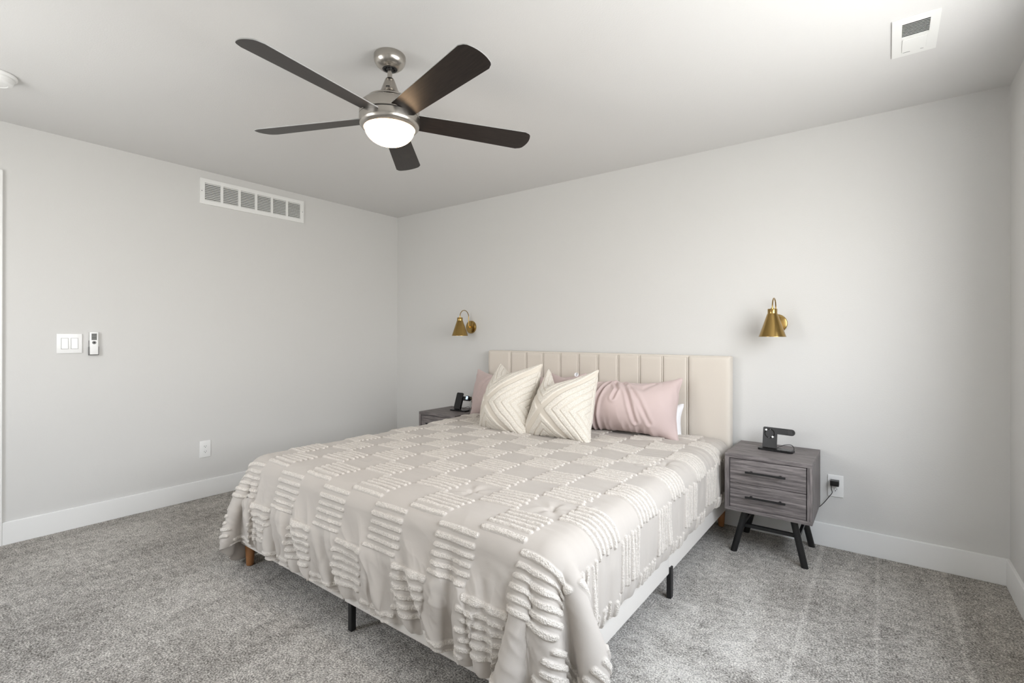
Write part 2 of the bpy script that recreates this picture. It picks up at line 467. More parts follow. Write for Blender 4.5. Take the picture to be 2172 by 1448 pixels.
def vnoise(x, y, seed, sc):
    """smooth value noise, -1..1"""
    g = np.random.default_rng(seed).uniform(-1, 1, (256, 256))
    u = x * sc + 1000.3; v = y * sc + 1000.7
    i = np.floor(u).astype(int); j = np.floor(v).astype(int); a = u - i; b = v - j
    a = a * a * (3 - 2 * a); b = b * b * (3 - 2 * b); i %= 256; j %= 256; i2 = (i + 1) % 256; j2 = (j + 1) % 256
    return (g[i, j] * (1 - a) + g[i2, j] * a) * (1 - b) + (g[i, j2] * (1 - a) + g[i2, j2] * a) * b
def gnormals(G):
    du = np.gradient(G, axis=0); dv = np.gradient(G, axis=1); n = np.cross(du, dv)
    return n / (np.linalg.norm(n, axis=2, keepdims=True) + 1e-12)
def grid_faces(N, Mm, base=0, flip=False):
    I = np.arange(N * Mm).reshape(N, Mm) + base
    f = np.stack([I[:-1, :-1], I[1:, :-1], I[1:, 1:], I[:-1, 1:]], -1).reshape(-1, 4)
    return f[:, ::-1] if flip else f
def np_mesh(name, V, F, attr=None):
    me = bpy.data.meshes.new(name)
    me.vertices.add(len(V)); me.vertices.foreach_set('co', np.ascontiguousarray(V, np.float32).ravel())
    me.loops.add(F.size); me.loops.foreach_set('vertex_index', np.ascontiguousarray(F, np.int32).ravel())
    me.polygons.add(len(F)); me.polygons.foreach_set('loop_start', np.arange(len(F), dtype=np.int32) * 4)
    me.polygons.foreach_set('loop_total', np.full(len(F), 4, np.int32))
    me.update(calc_edges=True)
    if attr is not None:
        a = me.attributes.new('tuft', 'FLOAT', 'POINT'); a.data.foreach_set('value', np.ascontiguousarray(attr, np.float32).ravel())
    me.polygons.foreach_set('use_smooth', np.ones(len(F), bool))
    return me

def crease(u, v, pts, wd, amp):
    d = np.full(u.shape, 9.)
    for (x0, y0), (x1, y1) in zip(pts, pts[1:]):
        tx, ty = x1 - x0, y1 - y0; L = tx * tx + ty * ty
        k = np.clip(((u - x0) * tx + (v - y0) * ty) / L, 0, 1)
        d = np.minimum(d, np.hypot(u - x0 - k * tx, v - y0 - k * ty))
    return amp * (-np.exp(-(d / wd) ** 2) + .75 * np.exp(-((d - 1.9 * wd) / (1.1 * wd)) ** 2))

# ------------------------------------------------------------------ bed
HX0, HX1 = 1.319, 3.289
BX0, BX1, BY1 = 1.348, 3.262, -2.165
bed = empty('bed', ((BX0 + BX1) / 2, -1.1, 0), 'king bed with cream upholstered channel headboard and cream rails against the back wall', 'bed')
BO = Vector(((BX0 + BX1) / 2, -1.1, 0))
def bpart(name, bm, mat, smooth=False, parent=None):
    o = bm_obj(name, bm, mat, None, smooth)
    o.data.transform(Matrix.Translation(-BO)); o.parent = parent or bed
    return o
bm = bmesh.new(); box(bm, HX0, HX1, -.088, -.024, .13, 1.086, bev=.01, seg=3)
hb = bpart('headboard', bm, 'headboard'); autosmooth(hb)
def puff(bm, x0, x1, z0, z1, yf, depth, edge=.012, nx=14, nz=24):
    """softly padded panel facing -y"""
    X = np.linspace(0, 1, nx); Z = np.linspace(0, 1, nz)
    X = .5 - .5 * np.cos(PI * X); Z = .5 - .5 * np.cos(PI * Z)
    g = []
    for zz in Z:
        row = []
        for xx in X:
            ex = min(xx, 1 - xx) * (x1 - x0) / edge; ez = min(zz, 1 - zz) * (z1 - z0) / edge
            f = math.sqrt(max(0, 1 - (1 - min(ex, 1)) ** 2)) * math.sqrt(max(0, 1 - (1 - min(ez, 1)) ** 2))
            row.append(bm.verts.new((x0 + xx * (x1 - x0), yf - depth * f, z0 + zz * (z1 - z0))))
        g.append(row)
    for a, b in zip(g, g[1:]):
        for i in range(nx - 1): bm.faces.new((a[i], a[i + 1], b[i + 1], b[i]))
seams = [1.565, 1.724, 1.886, 2.048, 2.210, 2.371, 2.532, 2.694, 2.857, 3.025]
for i in range(9):
    bm = bmesh.new(); puff(bm, seams[i] + .0015, seams[i + 1] - .0015, .42, 1.078, -.086, .014)
    bpart('channel', bm, 'headboard', True, hb)
bm = bmesh.new(); puff(bm, seams[0], seams[-1], .2, .415, -.086, .013)
bpart('lower_panel', bm, 'headboard', True, hb)
for x0, x1 in ((HX0, seams[0] - .003), (seams[-1] + .003, HX1)):
    bm = bmesh.new(); puff(bm, x0, x1, .13, 1.082, -.084, .018, .014)
    bpart('side_panel', bm, 'headboard', True, hb)
for x in seams:
    bm = bmesh.new(); tube(bm, [(x, -.0965, .42), (x, -.098, .8), (x, -.0965, 1.076)], .0034, 6, 2)
    bpart('piping', bm, 'piping', True, hb)
RZ0, RZ1 = .114, .37
def rail(name, *b):
    bm = bmesh.new(); box(bm, *b, bev=.008, seg=3); autosmooth(bpart(name, bm, 'rail'))
rail('foot_rail', BX0, 2.262, BY1, BY1 + .035, RZ0, RZ1)
rail('foot_rail', 2.266, BX1, BY1 + .002, BY1 + .035, RZ0 - .003, RZ1)
for x0 in (BX0, BX1 - .035):
    rail('side_rail', x0, x0 + .035, -1.118, -.09, RZ0, RZ1)
    rail('side_rail', x0, x0 + .035, BY1 + .036, -1.121, RZ0, RZ1)
bm = bmesh.new()
for i in range(12): box(bm, BX0 + .035, BX1 - .035, -.25 - i * .16, -.17 - i * .16, .28, .30)
bpart('slats', bm, 'legwood')
def wleg(x, y):
    bm = bmesh.new(); lathe(bm, [(0, 0), (.015, 0), (.018, .002), (.026, RZ0 + .02), (0, RZ0 + .02)], 20, Matrix.Translation((x, y, 0)))
    tag(bpart('leg', bm, 'legwood', True), 'short tapered oak leg')
for x, y in ((BX0 + .03, -2.13), (BX1 - .05, -2.13), (BX0 + .05, -.10), (BX1 - .035, -.06)): wleg(x, y)
def mleg(x, y, sx_=.035, sy_=.03):
    bm = bmesh.new(); box(bm, x - sx_ / 2, x + sx_ / 2, y - sy_ / 2, y + sy_ / 2, 0, RZ0 + .03, bev=.004)
    tag(bpart('leg', bm, 'black'), 'square black metal support leg')
mleg(2.302, -2.150, .024, .024); mleg(3.259, -1.106, .022, .032); mleg(BX0 + .02, -1.118, .03, .04); mleg(2.302, -1.1)

MT = .525
bm = bmesh.new(); box(bm, BX0 + .02, BX1 - .02, -2.09, -.105, .302, MT, bev=.05, seg=5)
mt = bm_obj('mattress', bm, 'mattress'); autosmooth(mt); tag(mt, 'thick white mattress lying under the tufted duvet', 'mattress')

# ------------------------------------------------------------------ duvet
SX0, SX1, TY0, TY1 = .985, 3.565, -2.495, -.125
def make_duvet():
    def run(sp, P0, V0, steps, iters, kb):
        N = int(round((SX1 - SX0) / sp)) + 1; Mm = int(round((TY1 - TY0) / sp)) + 1
        s = np.linspace(SX0, SX1, N); t = np.linspace(TY0, TY1, Mm)
        SS, TT = np.meshgrid(s, t, indexing='ij')
        hx, hy = (SX1 - SX0) / (N - 1), (TY1 - TY0) / (Mm - 1)
        # a slack cover: more cloth than needed along the hanging foot edge
        slackx = 1 + .03 * np.clip((-2.30 - TT) / .22, 0, 1) * (1 + .9 * vnoise(SS, TT, 3, 1.3))
        slacky = 1 + .02 * np.clip((SS - 3.34) / .2, 0, 1)
        rx = hx * (slackx[1:] + slackx[:-1]) / 2; ry = hy * (slacky[:, 1:] + slacky[:, :-1]) / 2
        B, I = grid_batches(N, Mm, rx, ry); B += bend_batches(I, rx, ry, kb)
        if P0 is None:
            P = np.stack([SS, TT, np.full_like(SS, MT + .06)], -1)
            # sides start folded down between the bed and the nightstands
            for xe, sg in ((3.20, 1), (1.408, -1)):
                q = (SS - xe) * sg; r_ = .09; a_ = np.clip(q / r_, 0, PI / 2); k_ = q > 0
                P[..., 0] = np.where(k_, xe + sg * r_ * np.sin(a_), P[..., 0])
                P[..., 2] = np.where(k_, P[..., 2] - r_ * (1 - np.cos(a_)) - np.maximum(q - r_ * PI / 2, 0), P[..., 2])
            P[..., 2] += .002 * vnoise(SS, TT, 11, 6)
            P[..., 1] += .006 * vnoise(SS, TT, 12, 5); P = P.reshape(-1, 3); V = np.zeros_like(P)
        else:
            P = cubic(P0, np.linspace(0, P0.shape[0] - 1, N), np.linspace(0, P0.shape[1] - 1, Mm)).reshape(-1, 3); V = np.zeros_like(P)
            P += .001 * rng.standard_normal(P.shape)
        lo = np.array([1.325, -2.128, .2]); hi = np.array([3.283, 1.0, MT + .03]); flo = np.array([BX0 - .012, BY1 - .008, -.2]); fhi = np.array([BX1 + .012, 1.0, .37])
        wind = np.zeros_like(P)
        def force(P): 
            f = np.zeros_like(P); f[:, 2] = -5.0; return f
        nlo = np.array([3.336, -.455, -.5]); nhi = np.array([3.9, .5, .565])
        llo = np.array([.80, -.485, -.5]); lhi = np.array([1.286, .5, .565])
        def collide(P, Q):
            P = rbox_push(P, Q, lo, hi, .08, .3); P = rbox_push(P, Q, flo, fhi, .02, .3)
            P = rbox_push(P, Q, nlo, nhi, .01, .3); P = rbox_push(P, Q, llo, lhi, .01, .3)
            P[:, 2] = np.maximum(P[:, 2], .02)
            hb_ = P[:, 1] > -.108; P[hb_, 1] = -.108
            return P
        P, V = solve(P, V, B, steps, iters, force, collide)
        return P.reshape(N, Mm, 3), V
    P, V = run(.09, None, None, 130, 14, .10)
    P, V = run(.045, P, V, 90, 22, .08)
    P, V = run(.0225, P, V, 55, 26, .05)
    return P
DV = make_duvet()
PX, PY, BL = .362, .1785, .190
FOLDS = [(1.50, 1.56, -2.16, 0.016, .016), (1.66, 1.80, -2.24, 0.019, .020), (1.80, 2.02, -2.20, 0.019, .026), (2.10, 2.30, -2.26, 0.019, .020),
         (2.44, 2.56, -2.30, 0.014, .018), (2.60, 2.80, -2.22, 0.020, .026), (2.86, 2.92, -2.16, 0.022, .030), (3.03, 3.10, -2.24, 0.018, .018)]
def tuft_duvet(s, t):
    """height mask of the tufted stripes in cloth coordinates"""
    s = s + .003 * vnoise(s, t, 31, 6); t = t + .0016 * vnoise(s, t, 32, 7) + .0005 * vnoise(s, t, 33, 120)
    row = np.floor((t + 2.095) / PY); ph = np.where(row % 2 == 0, 1.868, 1.691)
    q = (t + 2.095) - row * PY; k = np.floor(q / (PY / 6)); tc = (k + .5) * (PY / 6); dt_ = np.abs(q - tc)
    u = (s - ph) % PX; jit = .006 * np.sin(row * 7.1 + k * 3.3)
    du = np.abs(u - BL / 2 - jit) - BL / 2
    w = .0088
    end = np.clip(-du / .010, -1, 1); r = np.sqrt(np.clip(du + .010, 0, 1) ** 2 + dt_ ** 2)
    m = np.clip((w - r) / .0028, 0, 1); m[du > 0] = 0
    return m
def duvet_mesh():
    N, Mm = int((SX1 - SX0) / .0026), int((TY1 - TY0) / .0026)
    G = cubic(DV, np.linspace(0, DV.shape[0] - 1, N), np.linspace(0, DV.shape[1] - 1, Mm))
    s = np.linspace(SX0, SX1, N)[:, None] * np.ones((1, Mm)); t = np.ones((N, 1)) * np.linspace(TY0, TY1, Mm)[None]
    nn = gnormals(G)
    m = tuft_duvet(s, t)
    prof = np.sqrt(m)
    loops = .5 * vnoise(s, t, 41, 190) + .5 * vnoise(s, t, 42, 110)
    top = np.clip((G[..., 2] - .50) / .05, 0, 1)
    h = prof * (.0075 + .0015 * loops)
    wr = .0035 * vnoise(s, t, 51, 9) * (1 - .3 * top) + .0022 * (1 - np.abs(vnoise(s * .6 + t * .4, t, 52, 16))) + .006 * vnoise(s, t, 53, 3.2) * top
    # small fabric wrinkles near the head end
    hd = np.clip((t + .95) / .5, 0, 1); wr += hd * (.005 * vnoise(s * .35, t, 54, 26) + .004 * (1 - 2 * np.abs(vnoise(s * .3 + .2 * t, t, 55, 17))) * np.clip((s - 2.3) / .3, 0, 1))
    sd = np.clip((s - 3.0) / .1, 0, 1) * np.clip((3.35 - s) / .1, 0, 1); wr += sd * .0016 * vnoise(s * .3 + t, t * .5, 57, 40)
    # broad soft creases slanting down the hanging foot end
    ft = np.clip((-2.16 - t) / .14, 0, 1); a_ = s * .93 + (t + 2.15) * .75; b_ = t - s * .2
    rid = 1 - np.abs(vnoise(a_, b_ * .35, 61, 5.2)) ** .8 * 2; rid2 = 1 - np.abs(vnoise(a_ + .3, b_ * .4, 62, 13)) ** .8 * 2
    wr += ft * (.014 * rid + .0065 * rid2 + .0016 * (1 - 2 * np.abs(vnoise(a_ * 1.1, b_ * .6, 64, 34))))
    tp = np.clip((t + 2.1) / .1, 0, 1); rid3 = 1 - np.abs(vnoise(s * .35 + t * .2, t, 63, 22)) * 2
    wr += tp * .0012 * rid3
    # hanging folds along the foot edge and round its corners
    for s0, s1, ta, am, wd in FOLDS:
        wr += crease(s, t, [(s0, ta), (s0 + .35 * (s1 - s0), ta - .10), (s1, TY0 - .05)], wd, am) * np.clip((ta + .03 - t) / .16, 0, 1)
    # tied dimples
    for cs, ct in ((3.07, -1.83), (2.68, -1.83), (3.17, -.93), (2.1, -.78)):
        r = np.hypot(s - cs, t - ct); an = np.arctan2(t - ct, s - cs)
        wr += -.020 * np.exp(-(r / .018) ** 2) + .0038 * np.sin(an * 5 + cs * 9) * np.exp(-((r - .05) / .035) ** 2)
    ed = np.minimum.reduce([s - SX0, SX1 - s, t - TY0, TY1 - t]); puffy = .014 * (1 - np.exp(-ed / .03))
    G = G + nn * (h + wr + puffy)[..., None]
    V1 = G.reshape(-1, 3)
    # lower layer of the comforter, joined at the hem
    k = 6; iu = np.r_[np.arange(0, N - 1, k), N - 1]; iv = np.r_[np.arange(0, Mm - 1, k), Mm - 1]
    D = G[np.ix_(iu, iv)] - nn[np.ix_(iu, iv)] * ((h + wr + puffy)[np.ix_(iu, iv)] + np.where(ed[np.ix_(iu, iv)] < 1e-6, -(h + wr + puffy)[np.ix_(iu, iv)], .008))[..., None]
    V2 = D.reshape(-1, 3)
    F = np.concatenate([grid_faces(N, Mm), grid_faces(len(iu), len(iv), len(V1), True)])
    me = np_mesh('duvet', np.concatenate([V1, V2]), F, np.concatenate([np.clip(m * 1.5, 0, 1).ravel(), np.zeros(len(V2))]))
    return me
duvet = link('duvet', duvet_mesh(), 'duvet')
tag(duvet, 'greige duvet with checkerboard of tufted cream stripes draped over the bed', 'duvet')

# ------------------------------------------------------------------ pillows
def inflate(w, h, n, press, steps=90, seed=0, kb=.02, shrink=0.0):
    N = n; Mm = max(8, int(round(n * h / w)))
    s = np.linspace(-w / 2, w / 2, N); t = np.linspace(-h / 2, h / 2, Mm)
    SS, TT = np.meshgrid(s, t, indexing='ij'); hx = w / (N - 1); hy = h / (Mm - 1)
    g = np.random.default_rng(seed)
    F_ = np.stack([SS, TT, .004 + .003 * g.random(SS.shape)], -1); B_ = np.stack([SS, TT, -.004 - .003 * g.random(SS.shape)], -1)
    I1 = np.arange(N * Mm).reshape(N, Mm); I2 = I1 + N * Mm
    I2b = I2.copy()
    for sl in (np.s_[0, :], np.s_[-1, :], np.s_[:, 0], np.s_[:, -1]): I2b[sl] = I1[sl]
    rx = np.full((N - 1, Mm), hx); ry = np.full((N, Mm - 1), hy)
    b1, _ = grid_batches(N, Mm, rx, ry, idx=I1); b2, _ = grid_batches(N, Mm, rx, ry, idx=I2b)
    Bt = b1 + b2 + bend_batches(I1, rx, ry, kb) + bend_batches(I2b, rx, ry, kb)
    P = np.concatenate([F_.reshape(-1, 3), B_.reshape(-1, 3)]); V = np.zeros_like(P)
    def force(P):
        f = np.zeros_like(P)
        A = P[I1]; C = P[I2b]
        na = np.cross(np.gradient(A, axis=0), np.gradient(A, axis=1)); nb = -np.cross(np.gradient(C, axis=0), np.gradient(C, axis=1))
        sc = press / (hx * hy)
        f[I1.ravel()] += (na * sc).reshape(-1, 3); f[I2b.ravel()] += (nb * sc).reshape(-1, 3)
        return f
    P, V = solve(P, V, Bt, steps, 8, force, lambda P, Q: P, damp=.93)
    return P[I1], P[I2b], SS, TT
def pillow_mesh(name, w, h, n, press, fine, disp, seed=0, steps=90, warp=None):
    A, C, SS, TT = inflate(w, h, n, press, steps, seed)
    N = int(w / fine); Mm = int(h / fine); out = []; att = []
    u = np.linspace(-1, 1, N)[:, None] * np.ones((1, Mm)); v = np.ones((N, 1)) * np.linspace(-1, 1, Mm)[None]
    for k, G in enumerate((A, C)):
        G = cubic(G, np.linspace(0, G.shape[0] - 1, N), np.linspace(0, G.shape[1] - 1, Mm))
        nn = gnormals(G) * (1 if k == 0 else -1)
        d, a = disp(u, v, w, h, k)
        ed = np.minimum(1 - np.abs(u), 1 - np.abs(v)); d = d * np.clip(ed / .03, 0, 1)
        G = G + nn * d[..., None]
        if warp: G = warp(G, u, v)
        out.append(G.reshape(-1, 3)); att.append(a.ravel())
    F = np.concatenate([grid_faces(N, Mm), grid_faces(N, Mm, N * Mm, True)])
    return np_mesh(name, np.concatenate(out), F, np.concatenate(att))
def place(o, pos, lean, yaw, roll=0):
    """mesh: x = width, y = height, z = face normal. stand it facing -y, leaning back"""
    m = Matrix.Translation(pos) @ Matrix.Rotation(yaw, 4, 'Z') @ Matrix.Rotation(PI / 2 - lean, 4, 'X') @ Matrix.Rotation(roll, 4, 'Z')
    o.matrix_world = m; return o
def disp_pink(seed, creases):
    def f(u, v, w, h, k):
        x, y = u * w / 2, v * h / 2
        d = .004 * vnoise(x * .5, y, seed, 9)
        rg = lambda a, b, sd, sc: 1 - 2 * np.abs(vnoise(a, b, sd, sc))
        d = d + .0030 * rg(x - .55 * y, (y + .5 * x) * .22, seed + 1, 20) * np.clip(.35 - x, 0, .5) * 2
        d = d + .0028 * rg(x + .35 * y, y * .25, seed + 3, 17)
        edge = np.clip((-v - .25) / .6, 0, 1) + .5 * np.clip((v - .5) / .5, 0, 1); d = d + edge * .0065 * rg(x, y * .12, seed + 2, 25)
        if k == 0:
            for pts, wd, am in creases: d = d + crease(x, y, pts, wd, am)
        return d, np.zeros_like(u)
    return f
DT = .572        # duvet surface height at the head
me = pillow_mesh('pillow', .94, .425, 56, 9, .0045, disp_pink(60, [
    ([(.04, .2), (.0, .12), (-.03, .03), (-.045, -.07), (-.05, -.2)], .009, .013),
    ([(.10, .17), (.16, .05), (.21, -.10)], .010, .009), ([(.05, .16), (.085, .09), (.07, .03)], .009, .009), ([(.12, .16), (.22, .03), (.29, -.1)], .010, .006),
    ([(-.12, .18), (-.2, .08), (-.26, .0)], .012, .004), ([(.3, .16), (.24, .1), (.16, .12)], .014, .004),
    ([(-.05, .16), (-.14, .02)], .010, .004), ([(-.28, -.08), (-.2, -.2)], .010, .005), ([(-.16, -.1), (-.19, -.2)], .010, .004)]), 5)
p = link('pillow', me, 'pink'); place(p, (2.575, -.335, DT + .172), .28, .10, -.015)
tag(p, 'pale pink rumpled pillow leaning on the right half of the headboard', 'pillow', 'pink bed pillows')
me = pillow_mesh('pillow', 1.06, .43, 60, 9, .006, disp_pink(70, [([(-.3, .15), (-.34, -.02)], .012, .006), ([(.3, .2), (.2, .1)], .014, .006)]), 6)
p = link('pillow', me, 'pink'); place(p, (1.82, -.262, DT + .158), .24, -.03)
far_pillow = p
tag(p, 'pale pink pillow behind the left cushion, beside the left nightstand', 'pillow', 'pink bed pillows')
me = pillow_mesh('pillow', .66, .26, 40, 5, .010, disp_pink(80, []), 7)
p = link('pillow', me, 'whitecotton'); place(p, (2.70, -.18, DT + .075), .10, .0)
tag(p, 'white pillow corner showing behind the right pink pillow', 'pillow')

def disp_throw(seed, uc, vc):
    def f(u, v, w, h, k):
        x, y = u * w / 2, v * h / 2
        x = x + .003 * vnoise(x, y, seed, 16); y = y + .003 * vnoise(x, y, seed + 1, 16)
        a, b = np.abs(x - uc), np.abs(y - vc); d = np.abs(a - b) / 1.414
        q = (d - .016); band = .034
        kk = np.floor(q / band); r = q - kk * band
        m = np.clip(np.minimum(r, band - .0035 - r) / .0035, 0, 1) * (q > 0)
        m = m * np.clip((1 - np.maximum(np.abs(u), np.abs(v))) / .015, 0, 1)
        side = (a > b)
        lp = .5 * vnoise(x, y, seed + 3, 180) + .5 * vnoise(x, y, seed + 4, 90)
        hgt = np.sqrt(m) * (.0062 + .0014 * lp) + .003 * vnoise(x, y, seed + 5, 12)
        return hgt, np.clip(m * 1.4, 0, 1)
    return f
def chop(uc, amp, wid, pull=.24):
    def f(G, u, v):
        top = np.clip((v + .25) / 1.25, 0, 1) ** 1.6
        g = np.clip(np.where(u < uc, (u + 1) / (uc + 1), (1 - u) / (1 - uc)), 0, 1) ** wid
        G = G.copy(); G[..., 1] -= amp * g * top
        G[..., 2] *= 1 - .45 * g * top; G[..., 0] *= 1 - pull * np.clip((v + .8) / 1.8, 0, 1) ** 1.3
        return G
    return f
me = pillow_mesh('cushion', .50, .50, 40, 8, .0032, disp_throw(90, -.055, -.075), 8, warp=chop(-.36, .155, 1.1))
p = link('cushion', me, 'throw'); place(p, (2.395, -.625, DT + .198), .48, .0, -.08)
tag(p, 'cream tufted cushion with a cross pattern, the right and front one of the pair', 'cushion', 'tufted cushions on the duvet')
me = pillow_mesh('cushion', .455, .515, 40, 8, .0034, disp_throw(95, -.06, -.06), 9, warp=chop(-.18, .10, 1.2, .12))
p = link('cushion', me, 'throw'); place(p, (1.975, -.64, DT + .205), .42, -.12, -.08)
tag(p, 'cream tufted cushion with a cross pattern, the left one beside the pink pillow', 'cushion', 'tufted cushions on the duvet')

# little care tag with a printed hook mark, sewn to the corner of the far pink pillow
def sewn(name, bm, mat, parent):
    o = bm_obj(name, bm, mat, None); o.data.transform(far_pillow.matrix_world.inverted() @ TAGM)
    o.parent = parent; return o
TAGM = Matrix.Translation((2.285, -.262, .932)) @ Matrix.Rotation(.35, 4, 'Z')
bm = bmesh.new(); prism(bm, [(.016 * math.cos(a * PI / 8), .015 * math.sin(a * PI / 8)) for a in range(16)], -.0008, .0008, Matrix.Rotation(PI / 2, 4, 'X'))
ct = sewn('care_tag', bm, 'whitecotton', far_pillow); ct['label'] = 'small white round tag with a black hook mark'
bm = bmesh.new(); tube(bm, [(-.001, -.0018, .009), (.004, -.0018, .0105), (.007, -.0018, .007), (.004, -.0018, .002), (.001, -.0018, -.001), (.003, -.0018, -.006), (.005, -.0018, -.009)], .0011, 6, 5)
sewn('printed_mark', bm, 'slot', ct)

# ------------------------------------------------------------------ nightstands
def make_nightstand(label):
    """origin at floor, front left of the footprint; width .424 (x), depth .405 (y back)"""
    Wd, Dp, zb, zt, t = .424, .405, .240, .558, .024
    root = empty('nightstand', (0, 0, 0), label, 'nightstand', group='grey wood nightstands beside the bed')
    bm = bmesh.new()
    box(bm, 0, Wd, 0, Dp, zt - t, zt, bev=.0015)
    box(bm, 0, Wd, 0, Dp, zb, zb + .020, bev=.0015)
    bm_ = bm; box(bm_, t, Wd - t, Dp - .01, Dp - .002, zb + .02, zt - t)
    bm_obj('cabinet', bm, 'wood_x', root)
    for x0 in (0, Wd - t):
        bm = bmesh.new(); box(bm, x0, x0 + t, .0005, Dp, zb + .02, zt - t, bev=.001); bm_obj('side_panel', bm, 'wood_z', root)
    zm = (zb + .02 + zt - t) / 2
    for q0, q1 in ((zb + .0215, zm - .0015), (zm + .0015, zt - t - .0035)):
        bm = bmesh.new(); box(bm, t + .003, Wd - t - .004, .004, .02, q0, q1, bev=.001)
        box(bm, t + .012, Wd - t - .012, .02, Dp - .03, q0 + .01, q1 - .015)
        d = bm_obj('drawer', bm, 'wood_x', root)
        zc = (q0 + q1) / 2 + .004
        bm = bmesh.new(); x0, x1 = .110, .305
        box(bm, x0, x1, -.028, -.019, zc - .005, zc + .005, bev=.001)
        for xx in (x0 + .022, x1 - .032): box(bm, xx, xx + .01, -.02, .006, zc - .004, zc + .004)
        bm_obj('handle', bm, 'black', d)
    def leg(px, py, qx, qy):
        bm = bmesh.new()
        a = Vector((px, py, zb)); b = Vector((qx, qy, 0)); n = 20; rings = []
        for p_, z_ in ((a, zb), (b, 0)):
            rings.append([bm.verts.new((p_.x + .0175 * math.cos(2 * PI * i / n), p_.y + .0165 * math.sin(2 * PI * i / n), z_)) for i in range(n)])
        for i in range(n): bm.faces.new((rings[0][i], rings[0][(i + 1) % n], rings[1][(i + 1) % n], rings[1][i]))
        bm.faces.new(rings[0]); bm.faces.new(rings[1])
        autosmooth(bm_obj('leg', bm, 'black', root))
    fx0, fx1, gy0, gy1 = .038, .386, .045, .372
    leg(.098, .055, fx0, gy0); leg(.332, .055, fx1, gy0); leg(.098, .350, fx0, gy1); leg(.332, .350, fx1, gy1)
    zz = .145; k = (zb - zz) / zb
    xl = .098 + (fx0 - .098) * k; xr = .332 + (fx1 - .332) * k
    bm = bmesh.new(); box(bm, xl, xr, .075, .093, zz - .009, zz + .009); box(bm, xl - .007, xl + .007, .05, .355, zz - .009, zz + .009)
    box(bm, xr - .007, xr + .007, .05, .355, zz - .009, zz + .009)
    bm_obj('stretcher', bm, 'black', root)
    return root
ns = make_nightstand('grey wood nightstand with two drawers to the right of the bed')
ns.location = (3.338, -.436, 0)
nl = copy_tree(ns); nl.location = (.855, -.472, 0)
nl['label'] = 'grey wood nightstand mostly hidden behind the far left side of the bed'
NZ = .558

# ------------------------------------------------------------------ charging stands
def make_stand(label, loc, rz, fold, lean=.16):
    root = empty('charging_stand', loc, label, 'charging stand', rz=rz, group='black charging stands on the nightstands')
    bm = bmesh.new(); prism(bm, rrect(-.09, .09, -.036, .036, .014), .0, .011)
    autosmooth(bm_obj('base', bm, 'blackplastic', root), 40)
    bm = bmesh.new(); prism(bm, rrect(.012, .082, -.030, .030, .012), .0112, .0122)
    bm_obj('charging_pad', bm, 'darkplastic', root)
    # upright panel and arm cut from one L shaped plate, leaning back
    L = [(-.075, .0), (.0, .0)] + [(.0, .082)] + [(.073, .082)] + [(.073 + .018 * math.sin(a), .100 - .018 * math.cos(a)) for a in [i * PI / 8 for i in range(1, 8)]] + [(.073, .118)] \
        + [(-.067, .118), (-.0727, .1157), (-.075, .110)]
    mt4 = Matrix.Translation((0, .012, .009)) @ Matrix.Rotation(PI / 2 - lean, 4, 'X')
    bm = bmesh.new(); prism(bm, L, -.004, .004, mt4)
    autosmooth(bm_obj('upright', bm, 'blackplastic', root), 30)
    def disc(name, cx, cy, r0, r1, z, mat, par=root):
        bm = bmesh.new(); lathe(bm, [(r0, .0), (r0, z), (r1, z), (r1, 0)] if r0 > 0 else [(0, z), (r1, z), (r1, 0)], 28, mt4 @ Matrix.Translation((cx, cy, .004)))
        return bm_obj(name, bm, mat, par)
    if not fold:
        disc('magnetic_ring', -.04, .082, .022, .028, .0012, 'blackgloss')
        disc('watch_puck', .068, .100, 0, .013, .002, 'darkplastic')
        for cx, cy, s_, mt_ in ((-.058, .101, .0068, 'white'), (-.022, .064, .0068, 'white'), (-.036, .106, .0028, 'greyplastic'), (-.041, .058, .0028, 'greyplastic')):
            bm = bmesh.new(); prism(bm, [(cx - s_, cy), (cx, cy - s_), (cx + s_, cy), (cx, cy + s_)], .0052, .006, mt4); bm_obj('diamond_mark', bm, mt_, root)
    bm = bmesh.new(); tube(bm, [(.0, .03, .012), (.03, .05, .028), (.065, .048, .034), (.082, .036, .024), (.086, .022, .010)], .0018, 8)
    bm_obj('cable', bm, 'blackplastic', root, True)
    return root
make_stand('empty black charging stand with an arm, on the right nightstand', (3.562, -.215, NZ), -.10, False)
st = make_stand('black charging stand on the left nightstand holding a phone', (1.118, -.24, NZ), .02, True, .34)
mt4 = Matrix.Translation((1.118, -.24, NZ)) @ Matrix.Rotation(.02, 4, 'Z') @ Matrix.Translation((0, .012, .009)) @ Matrix.Rotation(PI / 2 - .34, 4, 'X')
ph = empty('smartphone', (1.08, -.24, NZ + .012), 'black phone standing on the left charging stand', 'phone')
def child_at(name, bm, mat, root):
    o = bm_obj(name, bm, mat, None); o.data.transform(Matrix.Translation(-Vector(root.location))); o.parent = root; return o
bm = bmesh.new(); prism(bm, rrect(-.075, -.001, .004, .146, .011), .0045, .0125, mt4); autosmooth(child_at('case', bm, 'blackplastic', ph))
bm = bmesh.new(); prism(bm, rrect(-.072, -.004, .007, .143, .009), .0126, .0131, mt4); child_at('screen', bm, 'blackgloss', ph)
wt = empty('smartwatch', (1.18, -.25, NZ + .09), 'small watch with a lit pale screen and olive strap hanging on the left charger', 'watch')
bm = bmesh.new(); prism(bm, rrect(.038, .078, .086, .124, .011), .006, .016, mt4); autosmooth(child_at('case', bm, 'blackplastic', wt))
bm = bmesh.new(); prism(bm, rrect(.042, .064, .092, .119, .004), .0161, .0166, mt4); child_at('screen', bm, 'watchscreen', wt)
M['strap'] = Mat('olive_strap', (92, 84, 66), .7).m
bm = bmesh.new()
pts = [(.080, .118, .010), (.105, .10, .004), (.118, .06, -.004), (.112, .02, -.01)]
